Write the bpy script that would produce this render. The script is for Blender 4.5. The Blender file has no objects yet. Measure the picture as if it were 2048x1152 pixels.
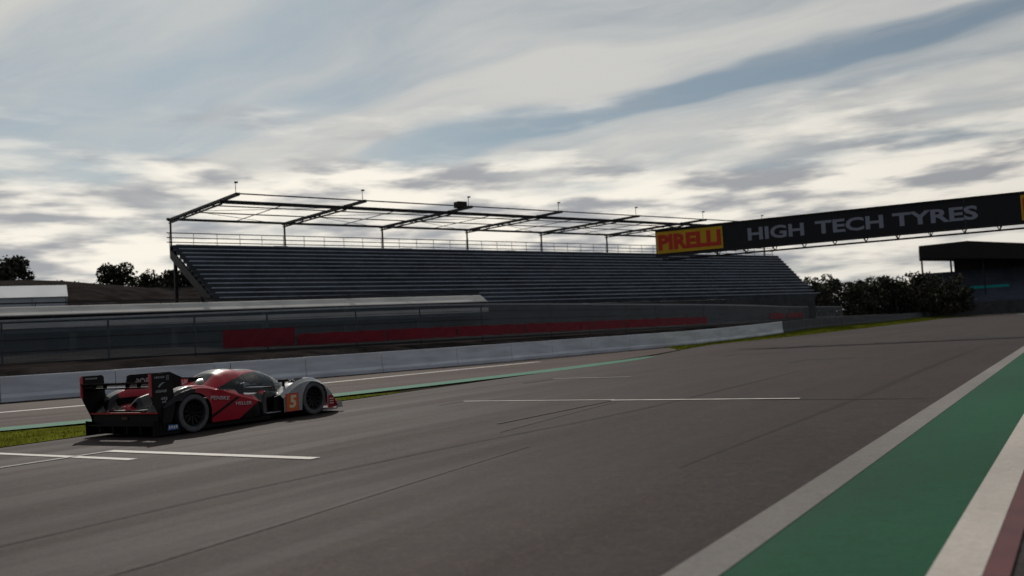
import bpy, bmesh, math, random
import numpy as np
from mathutils import Matrix, Vector

random.seed(7)
rng = np.random.default_rng(7)
SC = bpy.context.scene
COL = SC.collection

# ------------------------------------------------------------------ camera
cam_d = bpy.data.cameras.new('camera')
cam_d.sensor_width = 36.0
cam_d.lens = 1800.0 / 2048.0 * 36.0
cam_d.clip_end = 6000
cam_d.clip_start = 0.1
cam = bpy.data.objects.new('camera', cam_d)
COL.objects.link(cam)
SC.camera = cam
pitch, roll = math.radians(3.06), math.radians(3.2)
F_ = Vector((0, math.cos(pitch), math.sin(pitch)))
U_ = Vector((0, -math.sin(pitch), math.cos(pitch)))
R_ = Vector((1, 0, 0))
cx_ = R_ * math.cos(roll) - U_ * math.sin(roll)
cy_ = R_ * math.sin(roll) + U_ * math.cos(roll)
m = Matrix((cx_, cy_, -F_)).transposed().to_4x4()
m.translation = (0, 0, 1.433)
cam.matrix_world = m
cam_d.dof.use_dof = True
cam_d.dof.focus_distance = 17.5
cam_d.dof.aperture_fstop = 1.1

# ------------------------------------------------------------------ sky and sun
SUN_AZ, SUN_EL = math.radians(110), math.radians(36)
world = bpy.data.worlds.new('World')
SC.world = world
world.use_nodes = True
WN = world.node_tree.nodes
WL = world.node_tree.links
WN.clear()


class NT:
    """small helper to write node maths as expressions"""

    def __init__(self, tree):
        self.t = tree

    def n(self, typ, **kw):
        nd = self.t.nodes.new(typ)
        for k, v in kw.items():
            setattr(nd, k, v)
        return nd

    def put(self, sock, v):
        if hasattr(v, 'is_output') or isinstance(v, bpy.types.NodeSocket):
            self.t.links.new(v, sock)
        elif isinstance(v, (tuple, list)):
            if len(v) == 3 and sock.type == 'RGBA':
                v = (*v, 1)
            sock.default_value = v
        else:
            sock.default_value = v

    def m(self, op, a, b=0.0, c=0.0, clamp=False):
        nd = self.n('ShaderNodeMath', operation=op)
        nd.use_clamp = clamp
        self.put(nd.inputs[0], a)
        self.put(nd.inputs[1], b)
        self.put(nd.inputs[2], c)
        return nd.outputs[0]

    def xyz(self, v):
        nd = self.n('ShaderNodeSeparateXYZ')
        self.put(nd.inputs[0], v)
        return nd.outputs

    def vec(self, x, y, z):
        nd = self.n('ShaderNodeCombineXYZ')
        for i, q in enumerate((x, y, z)):
            self.put(nd.inputs[i], q)
        return nd.outputs[0]

    def noise(self, v, scale, detail=4, rough=.5, dist=0.0, col=False):
        nd = self.n('ShaderNodeTexNoise')
        self.put(nd.inputs['Vector'], v)
        nd.inputs['Scale'].default_value = scale
        nd.inputs['Detail'].default_value = detail
        nd.inputs['Roughness'].default_value = rough
        nd.inputs['Distortion'].default_value = dist
        return nd.outputs['Color' if col else 'Fac']

    def ramp(self, f, stops, interp='LINEAR'):
        nd = self.n('ShaderNodeValToRGB')
        cr = nd.color_ramp
        cr.interpolation = interp
        while len(cr.elements) < len(stops):
            cr.elements.new(0.5)
        for e, (p, c) in zip(cr.elements, stops):
            e.position = p
            e.color = (c, c, c, 1) if isinstance(c, (int, float)) else (*c, 1)
        self.put(nd.inputs[0], f)
        return nd.outputs[0]

    def ss(self, v, a, b, x=0.0, y=1.0):
        nd = self.n('ShaderNodeMapRange', interpolation_type='SMOOTHSTEP')
        for i, q in enumerate((v, a, b, x, y)):
            self.put(nd.inputs[i], q)
        return nd.outputs[0]

    def mix(self, f, a, b):
        nd = self.n('ShaderNodeMix', data_type='RGBA')
        self.put(nd.inputs[0], f)
        self.put(nd.inputs[6], a)
        self.put(nd.inputs[7], b)
        return nd.outputs[2]

    def mul(self, a, b):
        nd = self.n('ShaderNodeMix', data_type='RGBA', blend_type='MULTIPLY')
        nd.inputs[0].default_value = 1
        self.put(nd.inputs[6], a)
        self.put(nd.inputs[7], b)
        return nd.outputs[2]


def build_sky():
    q = NT(world.node_tree)
    sky = q.n('ShaderNodeTexSky', sky_type='NISHITA')
    sky.sun_disc = False
    sky.sun_elevation = SUN_EL
    sky.sun_rotation = math.radians(90) - SUN_AZ
    sky.air_density = 1.0
    sky.dust_density = 0.6
    sky.ozone_density = 1.5
    bg = q.n('ShaderNodeBackground')
    hs = q.n('ShaderNodeHueSaturation')
    hs.inputs['Saturation'].default_value = .72
    q.put(hs.inputs['Color'], sky.outputs[0])
    q.put(bg.inputs[0], q.mul(hs.outputs[0], (.84, .95, .955)))
    bg.inputs[1].default_value = 0.05
    tc = q.n('ShaderNodeTexCoord')
    d = tc.outputs['Generated']
    x, y, z = q.xyz(d)
    zz = q.m('ADD', q.m('MAXIMUM', z, 0.0), 0.1)
    px, py = q.m('DIVIDE', x, zz), q.m('DIVIDE', y, zz)
    th = math.radians(-33)
    al = q.m('ADD', q.m('MULTIPLY', px, math.cos(th)), q.m('MULTIPLY', py, math.sin(th)))
    ac = q.m('ADD', q.m('MULTIPLY', px, -math.sin(th)), q.m('MULTIPLY', py, math.cos(th)))
    # high cirrus, combed along one wind direction
    w1 = q.noise(q.vec(q.m('MULTIPLY', al, .55), ac, 3.1), 1.3, 3, .5)
    acw = q.m('ADD', ac, q.m('MULTIPLY', q.m('SUBTRACT', w1, .5), .85))
    # bands of the cirrus deck across the wind, repeating away from what is in view
    period = 5.0
    cc = q.m('FRACT', q.m('DIVIDE', q.m('ADD', acw, 50.0), period))
    # c 0..5 mapped to 0..1
    band = q.ramp(cc, [(0.0, .55), (.12, .65), (.19, .78), (.235, .52), (.30, .44), (.38, .46), (.425, .80), (.465, .74), (.485, .32),
                       (.505, .18), (.535, .66), (.60, .74), (.68, .68), (.735, .28), (.78, .35), (.85, .7), (1.0, .55)], 'EASE')
    fib = q.noise(q.vec(q.m('MULTIPLY', al, .45), q.m('MULTIPLY', acw, 1.5), 7.0), 2.2, 7, .58)
    cirrus = q.m('ADD', q.m('MULTIPLY', band, .95), q.m('MULTIPLY', q.m('SUBTRACT', fib, .5), 1.05))
    cirrus = q.m('ADD', .10, q.m('MULTIPLY', q.ss(cirrus, .14, .88), .88))
    # lower cumulus banks towards the horizon, flattened by distance
    el = q.m('ARCSINE', z)
    az = q.m('ARCTAN2', x, y)
    low_v = q.vec(q.m('MULTIPLY', az, 5.0), q.m('MULTIPLY', el, 24.0), 1.7)
    lw = q.noise(low_v, .55, 3, .5)
    ln = q.noise(q.vec(q.m('ADD', q.m('MULTIPLY', az, 5.0), q.m('MULTIPLY', lw, .9)), q.m('MULTIPLY', el, 26.0), 4.2), 1.0, 5, .52)
    low_amt = q.ss(el, math.radians(16.5), math.radians(6.0))
    low = q.m('MULTIPLY', q.ss(q.m('ADD', ln, q.m('MULTIPLY', q.m('SUBTRACT', low_amt, .5), .40)), .36, .66), q.ss(el, math.radians(18.5), math.radians(10)))
    # clouds glow towards the sun, turn grey where they are thick and away from it
    sd = q.n('ShaderNodeVectorMath', operation='DOT_PRODUCT')
    q.put(sd.inputs[0], d)
    sd.inputs[1].default_value = (math.cos(SUN_AZ) * math.cos(SUN_EL), math.sin(SUN_AZ) * math.cos(SUN_EL), math.sin(SUN_EL))
    sunf = q.ss(sd.outputs['Value'], -.1, .92)
    cir_col = q.mix(sunf, (.20, .215, .235), (.61, .605, .575))
    shade = q.noise(q.vec(q.m('MULTIPLY', az, 5.5), q.m('MULTIPLY', el, 30.0), 9.3), 1.6, 4, .52)
    lowlit = q.mix(sunf, (.24, .24, .24), (.97, .915, .81))
    lowcol = q.mix(q.ss(shade, .37, .59), q.mix(sunf, (.13, .14, .16), (.37, .38, .40)), lowlit)
    e1 = q.n('ShaderNodeBackground')
    q.put(e1.inputs[0], cir_col)
    e2 = q.n('ShaderNodeBackground')
    q.put(e2.inputs[0], lowcol)
    mx1 = q.n('ShaderNodeMixShader')
    q.put(mx1.inputs[0], cirrus)
    WL.new(bg.outputs[0], mx1.inputs[1])
    WL.new(e1.outputs[0], mx1.inputs[2])
    mx2 = q.n('ShaderNodeMixShader')
    q.put(mx2.inputs[0], low)
    WL.new(mx1.outputs[0], mx2.inputs[1])
    WL.new(e2.outputs[0], mx2.inputs[2])
    out = q.n('ShaderNodeOutputWorld')
    WL.new(mx2.outputs[0], out.inputs[0])


build_sky()

sun_d = bpy.data.lights.new('sun', 'SUN')
sun_d.energy = 2.4
sun_d.angle = math.radians(0.5)
sun_d.color = (1.0, .93, .84)
sun = bpy.data.objects.new('sun', sun_d)
COL.objects.link(sun)
sdir = Vector((math.cos(SUN_AZ) * math.cos(SUN_EL), math.sin(SUN_AZ) * math.cos(SUN_EL), math.sin(SUN_EL)))
sun.rotation_euler = sdir.to_track_quat('Z', 'Y').to_euler()
sun.location = sdir * 100

SC.view_settings.view_transform = 'Standard'
SC.view_settings.look = 'None'
SC.view_settings.exposure = 0.0
SC.view_settings.gamma = 1.0
SC.view_settings.use_curve_mapping = False
SC.render.engine = 'CYCLES'
SC.cycles.max_bounces = 6
SC.cycles.transparent_max_bounces = 12
SC.cycles.use_denoising = True


# ------------------------------------------------------------------ helpers
def lerp(a, b, t):
    return a + (b - a) * t


def material(name, col, rough=.6, metal=0., coat=0., noise=None, bump=None, spec=.5, space='Object'):
    """noise=(scale, amount, stretch xyz) varies the colour; bump=(scale, strength, dist)"""
    mt = bpy.data.materials.new(name)
    mt.use_nodes = True
    nt = mt.node_tree
    b = nt.nodes['Principled BSDF']
    b.inputs['Base Color'].default_value = (*col, 1)
    b.inputs['Roughness'].default_value = rough
    b.inputs['Metallic'].default_value = metal
    b.inputs['Coat Weight'].default_value = coat
    b.inputs['Coat Roughness'].default_value = .04
    b.inputs['Specular IOR Level'].default_value = spec
    q = NT(nt)
    tc = q.n('ShaderNodeTexCoord')
    if noise:
        sc, amt, st = noise
        mp = q.n('ShaderNodeMapping')
        nt.links.new(tc.outputs[space], mp.inputs[0])
        mp.inputs['Scale'].default_value = st
        f = q.noise(mp.outputs[0], sc, 5, .6)
        k = q.ss(f, .25, .75, 1 - amt, 1 + amt)
        nd = q.n('ShaderNodeVectorMath', operation='SCALE')
        nd.inputs[0].default_value = col
        q.put(nd.inputs['Scale'], k)
        nt.links.new(nd.outputs[0], b.inputs['Base Color'])
        q.put(b.inputs['Roughness'], q.ss(f, .2, .8, max(.02, rough - .1), min(1, rough + .1)))
    if bump:
        sc, st, di = bump
        f = q.noise(tc.outputs[space], sc, 4, .6)
        bp = q.n('ShaderNodeBump')
        bp.inputs['Strength'].default_value = st
        bp.inputs['Distance'].default_value = di
        q.put(bp.inputs['Height'], f)
        nt.links.new(bp.outputs[0], b.inputs['Normal'])
    return mt


class MB:
    def __init__(self):
        self.v, self.f, self.mi = [], [], []

    def add(self, vs, fs, mi=0):
        o = len(self.v)
        self.v += [tuple(p) for p in vs]
        self.f += [tuple(i + o for i in f) for f in fs]
        self.mi += [mi] * len(fs)
        return self

    def box(self, c, s, mi=0, ax=None):
        """centre c, full size s, ax optional 3 axis vectors"""
        X, Y, Z = ax if ax else (Vector((1, 0, 0)), Vector((0, 1, 0)), Vector((0, 0, 1)))
        c = Vector(c)
        vs = []
        for k in (-.5, .5):
            for j in (-.5, .5):
                for i in (-.5, .5):
                    vs.append(c + X * (s[0] * i) + Y * (s[1] * j) + Z * (s[2] * k))
        return self.add(vs, [(0, 2, 3, 1), (4, 5, 7, 6), (0, 1, 5, 4), (2, 6, 7, 3), (0, 4, 6, 2), (1, 3, 7, 5)], mi)

    def bar(self, a, b, w, h=None, mi=0, up=(0, 0, 1)):
        a, b = Vector(a), Vector(b)
        d = b - a
        L = d.length
        X = d / L
        up = Vector(up)
        if abs(X.dot(up)) > .98:
            up = Vector((0, 1, 0))
        Y = up.cross(X).normalized()
        Z = X.cross(Y)
        return self.box((a + b) / 2, (L, w, h or w), mi, (X, Y, Z))

    def tube(self, pts, r, n=8, mi=0, cap=True):
        pts = [Vector(p) for p in pts]
        rs = r if isinstance(r, (list, tuple)) else [r] * len(pts)
        vs, fs = [], []
        for i, p in enumerate(pts):
            d = (pts[min(i + 1, len(pts) - 1)] - pts[max(i - 1, 0)]).normalized()
            up = Vector((0, 0, 1)) if abs(d.z) < .95 else Vector((1, 0, 0))
            a = up.cross(d).normalized()
            b = d.cross(a)
            for k in range(n):
                t = 2 * math.pi * k / n
                vs.append(p + a * (math.cos(t) * rs[i]) + b * (math.sin(t) * rs[i]))
        for i in range(len(pts) - 1):
            for k in range(n):
                k2 = (k + 1) % n
                fs.append((i * n + k, i * n + k2, (i + 1) * n + k2, (i + 1) * n + k))
        if cap:
            fs.append(tuple(range(n - 1, -1, -1)))
            fs.append(tuple((len(pts) - 1) * n + k for k in range(n)))
        return self.add(vs, fs, mi)

    def prism(self, poly, a0, a1, axis='y', mi=0, mi_side=None):
        """polygon of (u, w) extruded between a0 and a1 along axis"""
        def P(u, w, t):
            return (u, t, w) if axis == 'y' else ((t, u, w) if axis == 'x' else (u, w, t))
        n = len(poly)
        vs = [P(u, w, a0) for u, w in poly] + [P(u, w, a1) for u, w in poly]
        o = len(self.v)
        self.add(vs, [tuple(range(n)), tuple(range(2 * n - 1, n - 1, -1))], mi)
        self.v = self.v[:o + 2 * n]
        fs = [(i, i + n, (i + 1) % n + n, (i + 1) % n) for i in range(n)]
        self.f += [tuple(i + o for i in f) for f in fs]
        self.mi += [mi if mi_side is None else mi_side] * n
        return self

    def lathe(self, prof, c, n=40, mi=0):
        """profile (r, y) turned about the Y axis through c"""
        vs, fs = [], []
        for r, y in prof:
            for k in range(n):
                t = 2 * math.pi * k / n
                vs.append((c[0] + r * math.cos(t), c[1] + y, c[2] + r * math.sin(t)))
        for i in range(len(prof) - 1):
            for k in range(n):
                k2 = (k + 1) % n
                fs.append((i * n + k, i * n + k2, (i + 1) * n + k2, (i + 1) * n + k))
        return self.add(vs, fs, mi)

    def mesh(self, name, mats, smooth=False, bevel=0):
        me = bpy.data.meshes.new(name)
        me.from_pydata(self.v, [], self.f)
        for mt in (mats if isinstance(mats, (list, tuple)) else [mats]):
            me.materials.append(mt)
        if any(self.mi):
            me.polygons.foreach_set('material_index', self.mi)
        bm = bmesh.new()
        bm.from_mesh(me)
        bmesh.ops.recalc_face_normals(bm, faces=bm.faces)
        bm.normal_update()
        if all(f.normal.z < -.5 for f in bm.faces):
            bmesh.ops.reverse_faces(bm, faces=bm.faces[:])
        if bevel:
            bmesh.ops.bevel(bm, geom=bm.edges[:] + bm.verts[:], offset=bevel, segments=1, affect='EDGES', profile=.5)
        bm.to_mesh(me)
        bm.free()
        if smooth:
            me.polygons.foreach_set('use_smooth', [True] * len(me.polygons))
            if smooth != 'all':
                me.set_sharp_from_angle(angle=math.radians(smooth if isinstance(smooth, (int, float)) and smooth > 1 else 40))
        me.update()
        return me

    def build(self, name, mats, parent=None, smooth=False, bevel=0, loc=None):
        return link(name, self.mesh(name, mats, smooth, bevel), parent, loc)


def link(name, data, parent=None, loc=None):
    o = bpy.data.objects.new(name, data)
    COL.objects.link(o)
    if parent:
        o.parent = parent
    if loc is not None:
        o.location = loc
    return o


def tag(o, label=None, cat=None, group=None, kind=None):
    for k, v in (('label', label), ('category', cat), ('group', group), ('kind', kind)):
        if v:
            o[k] = v
    return o


def thing(name, label, cat, loc=(0, 0, 0), rz=0, group=None):
    o = link(name, None, None, loc)
    o.rotation_euler = (0, 0, rz)
    return tag(o, label, cat, group)


def struct(o):
    o['kind'] = 'structure'
    return o


def resample(pts, step):
    """Catmull-Rom through 2-D points, sampled about every step metres"""
    P = [np.array(p, float) for p in pts]
    P = [2 * P[0] - P[1]] + P + [2 * P[-1] - P[-2]]
    out = []
    for i in range(1, len(P) - 2):
        p0, p1, p2, p3 = P[i - 1:i + 3]
        n = max(1, int(np.linalg.norm(p2 - p1) / step))
        for k in range(n):
            t = k / n
            out.append(.5 * ((2 * p1) + (-p0 + p2) * t + (2 * p0 - 5 * p1 + 4 * p2 - p3) * t * t + (-p0 + 3 * p1 - 3 * p2 + p3) * t ** 3))
    out.append(P[-2])
    return np.array(out)


def normals2(L):
    d = np.gradient(L, axis=0)
    d /= np.linalg.norm(d, axis=1)[:, None]
    return np.stack([-d[:, 1], d[:, 0]], 1)


def strip(name, A, B, z, mat, parent=None, za=None):
    """flat ribbon between two polylines of equal length"""
    n = len(A)
    za = za if za is not None else [z] * n
    vs = [(p[0], p[1], h) for p, h in zip(A, za)] + [(p[0], p[1], z) for p in B]
    fs = [(i, i + 1, n + i + 1, n + i) for i in range(n - 1)]
    return MB().add(vs, fs).build(name, mat, parent)


def text_mesh(s, size, depth=0.0, spacing=1.0, shear=0.0, bold=0.0):
    cu = bpy.data.curves.new('text', 'FONT')
    cu.body = s
    cu.size = size
    cu.extrude = depth
    cu.offset = bold
    cu.align_x = 'CENTER'
    cu.align_y = 'CENTER'
    cu.space_character = spacing
    cu.shear = shear
    cu.resolution_u = 3
    o = bpy.data.objects.new('text', cu)
    COL.objects.link(o)
    dg = bpy.context.evaluated_depsgraph_get()
    me = bpy.data.meshes.new_from_object(o.evaluated_get(dg))
    bpy.data.objects.remove(o)
    return me


def lettering(s, size, mat, parent, origin, X, Y, depth=.002, spacing=1.0, width=None, name='lettering', shear=0., bold=0., height=None):
    """text in the plane spanned by X (reading direction) and Y (up), at origin (parent space)"""
    me = text_mesh(s, size, depth, spacing, shear, bold)
    co = np.zeros(len(me.vertices) * 3)
    me.vertices.foreach_get('co', co)
    co = co.reshape(-1, 3)
    k = 1.0
    if width:
        k = width / (co[:, 0].max() - co[:, 0].min())
    ky = height / (co[:, 1].max() - co[:, 1].min()) if height else 1.0
    X, Y = Vector(X).normalized(), Vector(Y).normalized()
    Z = X.cross(Y)
    co = co @ np.array([X * k, Y * ky, Z]) + np.array(origin)
    me.vertices.foreach_set('co', co.ravel())
    me.materials.clear()
    me.materials.append(mat)
    me.update()
    return link(name, me, parent)


# ------------------------------------------------------------------ materials
M = {}
M['earth'] = material('earth', (.04, .036, .022), .95, noise=(.35, .45, (1, 1, 1)), bump=(9, .6, .05), spec=0)
M['bank'] = material('bank_soil', (.029, .025, .024), .95, noise=(.5, .5, (1, 1, 1)), bump=(4, .7, .1), spec=0)
M['grass'] = material('grass_blades', (.135, .15, .018), .9, noise=(3, .3, (1, 1, 1)), spec=0)
M['turf'] = material('turf', (.10, .11, .014), .95, noise=(1.2, .4, (1, 1, 1)), bump=(30, .6, .03), spec=0)
M['white_paint'] = material('road_paint_white', (.52, .49, .455), .7, noise=(2.5, .22, (1, 1, 1)), bump=(60, .2, .01), spec=.3)
M['worn_paint'] = material('road_paint_worn', (.20, .188, .178), .7, noise=(3.5, .4, (1, 1, 1)), bump=(60, .3, .01), spec=.3)
M['green_paint'] = material('road_paint_green', (.010, .080, .040), .8, noise=(1.1, .22, (1, 1, 1)), bump=(60, .3, .01), spec=.12)
M['pale_green'] = material('road_paint_pale_green', (.045, .165, .105), .85, noise=(2.5, .3, (1, 1, 1)), bump=(60, .3, .01), spec=.25)
M['red_paint'] = material('road_paint_red', (.10, .035, .038), .75, noise=(2.5, .3, (1, 1, 1)), spec=.3)
M['faded_paint'] = material('road_paint_faded', (.050, .042, .038), .88, noise=(2.2, .55, (1, 1, 1)), spec=.1)
M['tar'] = material('tar_seam', (.0275, .0195, .0182), .9, noise=(3, .3, (1, 1, 1)), spec=.04)
M['wall_white'] = material('painted_concrete', (.71, .725, .765), .8, noise=(.9, .2, (.4, .4, 2.5)), bump=(25, .25, .01), spec=.25)
M['wall_grey'] = material('bare_concrete', (.085, .09, .10), .9, noise=(.9, .3, (1, 1, 1)), bump=(25, .3, .01), spec=.2)
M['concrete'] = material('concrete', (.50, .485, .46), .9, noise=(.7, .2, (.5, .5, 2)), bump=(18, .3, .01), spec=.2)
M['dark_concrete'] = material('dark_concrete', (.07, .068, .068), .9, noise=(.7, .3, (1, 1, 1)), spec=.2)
M['steel'] = material('galvanised_steel', (.36, .37, .38), .45, .8, noise=(6, .2, (1, 1, 1)))
M['dark_steel'] = material('dark_painted_steel', (.032, .031, .033), .6, 0, noise=(5, .2, (1, 1, 1)), spec=.2)
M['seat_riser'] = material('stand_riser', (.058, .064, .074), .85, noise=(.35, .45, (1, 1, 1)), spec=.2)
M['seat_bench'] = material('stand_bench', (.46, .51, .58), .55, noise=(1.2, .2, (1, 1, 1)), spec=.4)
M['banner_red'] = material('banner_red', (.19, .012, .022), .7, noise=(.8, .2, (1, 1, 1)), spec=.3)
M['board_black'] = material('board_black', (.010, .010, .012), .45, noise=(.6, .2, (1, 1, 1)), spec=.3)
M['board_yellow'] = material('board_yellow', (.62, .36, .015), .55, noise=(.6, .1, (1, 1, 1)), spec=.3)
M['board_red'] = material('board_letter_red', (.55, .045, .02), .55, spec=.3)
M['board_grey'] = material('board_letter_grey', (.27, .285, .35), .6, spec=.3)
M['bark'] = material('bark', (.06, .045, .033), .95, bump=(14, .8, .05), spec=.1)
M['leaf'] = material('leaf', (.042, .044, .026), .8, noise=(1.2, .45, (1, 1, 1)), spec=.2)
M['canvas'] = material('white_canvas', (.58, .60, .62), .8, noise=(.5, .08, (1, 1, 1)), spec=.2)
M['roof_dark'] = material('roof_sheet_dark', (.018, .014, .012), .7, noise=(.3, .3, (1, 1, 1)), spec=.3)
M['tier_blue'] = material('tier_blue', (.075, .09, .12), .7, noise=(.2, .35, (1, 1, 1)), spec=.3)
M['teal'] = material('banner_teal', (.01, .45, .43), .5, spec=.3)


def asphalt(name, base, along=Vector((.537, .843, 0)), streak=.25, rough=.78, spec=.34, grain=1.3):
    mt = bpy.data.materials.new(name)
    mt.use_nodes = True
    nt = mt.node_tree
    b = nt.nodes['Principled BSDF']
    q = NT(nt)
    g = q.n('ShaderNodeNewGeometry')
    x, y, z = q.xyz(g.outputs['Position'])
    s = q.m('ADD', q.m('MULTIPLY', x, along.x), q.m('MULTIPLY', y, along.y))
    t = q.m('ADD', q.m('MULTIPLY', x, -along.y), q.m('MULTIPLY', y, along.x))
    big = q.noise(q.vec(q.m('MULTIPLY', s, .05), q.m('MULTIPLY', t, .9), 0.0), 1.0, 6, .6)     # lanes of rubber along the track
    patch = q.noise(q.vec(q.m('MULTIPLY', s, .4), t, 3.0), .35, 4, .55)
    mid = q.noise(g.outputs['Position'], 7.0, 4, .65)
    fine = q.noise(g.outputs['Position'], 75.0, 3, .7)
    grit = q.noise(g.outputs['Position'], 24.0, 3, .7)
    k = q.m('ADD', 1.0, q.m('MULTIPLY', q.m('SUBTRACT', big, .5), 2 * streak))
    k = q.m('MULTIPLY', k, q.m('ADD', 1.0, q.m('MULTIPLY', q.m('SUBTRACT', patch, .5), .9)))
    blot = q.noise(g.outputs['Position'], 2.3, 5, .65)
    k = q.m('MULTIPLY', k, q.m('ADD', 1.0, q.m('MULTIPLY', q.m('SUBTRACT', blot, .5), .45 * grain)))
    k = q.m('MULTIPLY', k, q.m('ADD', 1.0, q.m('MULTIPLY', q.m('SUBTRACT', mid, .5), .7 * grain)))
    k = q.m('MULTIPLY', k, q.m('ADD', 1.0, q.m('MULTIPLY', q.m('SUBTRACT', fine, .5), 1.5 * grain)))
    k = q.m('MULTIPLY', k, q.m('ADD', 1.0, q.m('MULTIPLY', q.m('SUBTRACT', grit, .5), 1.3 * grain)))
    nd = q.n('ShaderNodeVectorMath', operation='SCALE')
    nd.inputs[0].default_value = base
    q.put(nd.inputs['Scale'], k)
    nt.links.new(nd.outputs[0], b.inputs['Base Color'])
    q.put(b.inputs['Roughness'], q.ss(big, .3, .7, rough - .06, rough + .06))
    b.inputs['Specular IOR Level'].default_value = spec
    bp = q.n('ShaderNodeBump')
    bp.inputs['Strength'].default_value = .55
    bp.inputs['Distance'].default_value = .006
    q.put(bp.inputs['Height'], q.m('ADD', fine, q.m('MULTIPLY', grit, .8)))
    nt.links.new(bp.outputs[0], b.inputs['Normal'])
    return mt


M['asphalt'] = asphalt('asphalt', (.0345, .0238, .0222), rough=.80, streak=.38, spec=.16, grain=1.5)
M['tar'] = asphalt('tar_seam', (.0255, .0178, .0168), rough=.80, streak=.3, spec=.135, grain=1.5)
M['faded_paint'] = asphalt('road_paint_faded', (.050, .038, .035), rough=.80, streak=.5, spec=.16, grain=1.5)
M['asphalt_service'] = asphalt('asphalt_service', (.072, .052, .046), Vector((.75, .66, 0)), .2, .86, .12)
M['asphalt_right'] = asphalt('asphalt_right', (.040, .034, .033), rough=.84, spec=.12)
M['green_paint'] = asphalt('road_paint_green', (.0085, .072, .034), streak=.4, rough=.82, spec=.16, grain=.55)
M['edge_paint'] = asphalt('road_paint_edge', (.20, .186, .172), streak=.3, rough=.82, spec=.2, grain=.5)
M['inner_paint'] = asphalt('road_paint_inner', (.47, .43, .39), streak=.25, rough=.8, spec=.2, grain=.4)

# ------------------------------------------------------------------ ground, track, paint
ORG = np.array([.83, 5.28])
T = np.array([math.cos(math.radians(57.4)), math.sin(math.radians(57.4))])
N = np.array([-T[1], T[0]])


def tn(s, n):
    return ORG + T * s + N * n


struct(MB().add([(-2500, -2500, -.03), (2500, -2500, -.03), (2500, 3000, -.03), (-2500, 3000, -.03)], [(0, 1, 2, 3)]).build('ground', M['earth']))

# line of the concrete wall on the far side of the track, left to right
WALL = resample([(-44, 18.5), (-35.5, 24), (-27.2, 29.6), (-19.74, 34.45), (-13.2, 39.4), (-6.78, 45.2), (-1.6, 51), (3.5, 57.4), (9.4, 64.8), (15.6, 72.4),
                 (24.0, 84.5), (34.5, 103.5), (41.0, 114.5), (48.0, 126), (70, 164), (108, 234), (183, 342), (254, 446)], 2.0)
WN2 = normals2(WALL)


def base_z(x):
    """the verge rises a little towards the far end of the wall"""
    t = min(1.0, max(0.0, (x - 12.0) / 24.0))
    return .42 * t * t * (3 - 2 * t)



# left edge of the racing surface: a merging service road first, then a strip of turf in front of the wall
EDGE = resample([(-60, -75), (-30, -20.5), (-14.4, 5.2), (-8.95, 15.5), (-4.48, 23.3), (.9, 33.5), (6.4, 45), (13.9, 64.5), (21.5, 75.5), (38.6, 103), (72, 159), (112, 228),
                 (187, 334), (258, 438)], 3.0)
RIGHT = np.array([tn(s, 0.0) for s in np.linspace(-85, 215, len(EDGE) // 2)] + [])
# the right edge follows the same bend far away
tail_l = [p for p in EDGE if p[1] > 200]
tail_r = [p + np.array([.83, -.55]) * 14.5 for p in tail_l]
RIGHT = np.vstack([RIGHT, np.array(tail_r)[1:]])
NSEG = 220


def even(L, n=NSEG):
    d = np.concatenate([[0], np.cumsum(np.linalg.norm(np.diff(L, axis=0), axis=1))])
    t = np.linspace(0, d[-1], n)
    return np.stack([np.interp(t, d, L[:, 0]), np.interp(t, d, L[:, 1])], 1)


struct(strip('race_track', even(EDGE), even(RIGHT), .012, M['asphalt']))
RN = normals2(RIGHT)


def roff(n):
    return even(RIGHT + RN * n)


struct(strip('track_edge_line', roff(0.03), roff(-.27), .020, M['edge_paint']))
struct(strip('green_run_off', roff(-.02), roff(-1.50), .016, M['green_paint']))
struct(strip('run_off_line', roff(-1.29), roff(-1.55), .020, M['inner_paint']))
struct(strip('red_line', roff(-1.553), roff(-1.68), .020, M['red_paint']))
struct(strip('pit_apron', roff(-1.45), roff(-9), .008, M['asphalt_right']))

# service road that joins from the left between turf and wall
sl = [(-60, 8.0), (-45, 14.4), (-31, 22.6), (-20.5, 31.2), (-14.6, 35.6), (-7.6, 42.2), (-1.6, 48.6), (3.4, 54.6), (9.0, 62.3), (14.0, 68.5)]
SOUT = even(resample(sl, 2.0), 120)
sin_ = [(-60, -62), (-40, -12), (-24, 11.0), (-11.4, 19.5), (-8.0, 22.3), (-4.9, 26.0), (-1.0, 32.0), (3.2, 40.0), (7.2, 48.5), (13.6, 65.5)]
SIN = even(resample(sin_, 2.0), 120)
struct(strip('service_road', SOUT, SIN, .004, M['asphalt_service']))


def band(name, pts, w, z, mat):
    L = resample(pts, 1.5)
    nn = normals2(L)
    ws = np.interp(np.linspace(0, 1, len(L)), np.linspace(0, 1, len(w)), w)[:, None] if isinstance(w, (list, tuple)) else w
    return struct(strip(name, L + nn * ws * .5, L - nn * ws * .5, z, mat))


band('service_road_line', [(-40, 14.6), (-28, 20.2), (-21, 24.0), (-15.46, 27.2), (-13.78, 28.5), (-11.0, 31.4), (-7.0, 36.4), (-3.0, 42.0), (1.2, 47.8)], .42, .0085, M['white_paint'])
band('service_road_kerb_line', [(-3.6, 47.0), (-.6, 50.2), (4.0, 56.0), (9.0, 62.2)], [.2, .22, .12], .0125, M['worn_paint'])
band('green_line', [(-40, 5.1), (-22, 14.0), (-15.5, 17.5), (-11.2, 20.15), (-9.6, 21.3), (-7.4, 23.6), (-5.3, 26.3), (-2.4, 30.1), (1.1, 35.1), (4.3, 40.5), (7.0, 46)],
     [1.25, 1.25, 1.25, 1.2, 1.2, 1.2, 1.25, 1.3, 1.35, 1.2, .6], .0165, M['pale_green'])


LAYER = [0]


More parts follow.
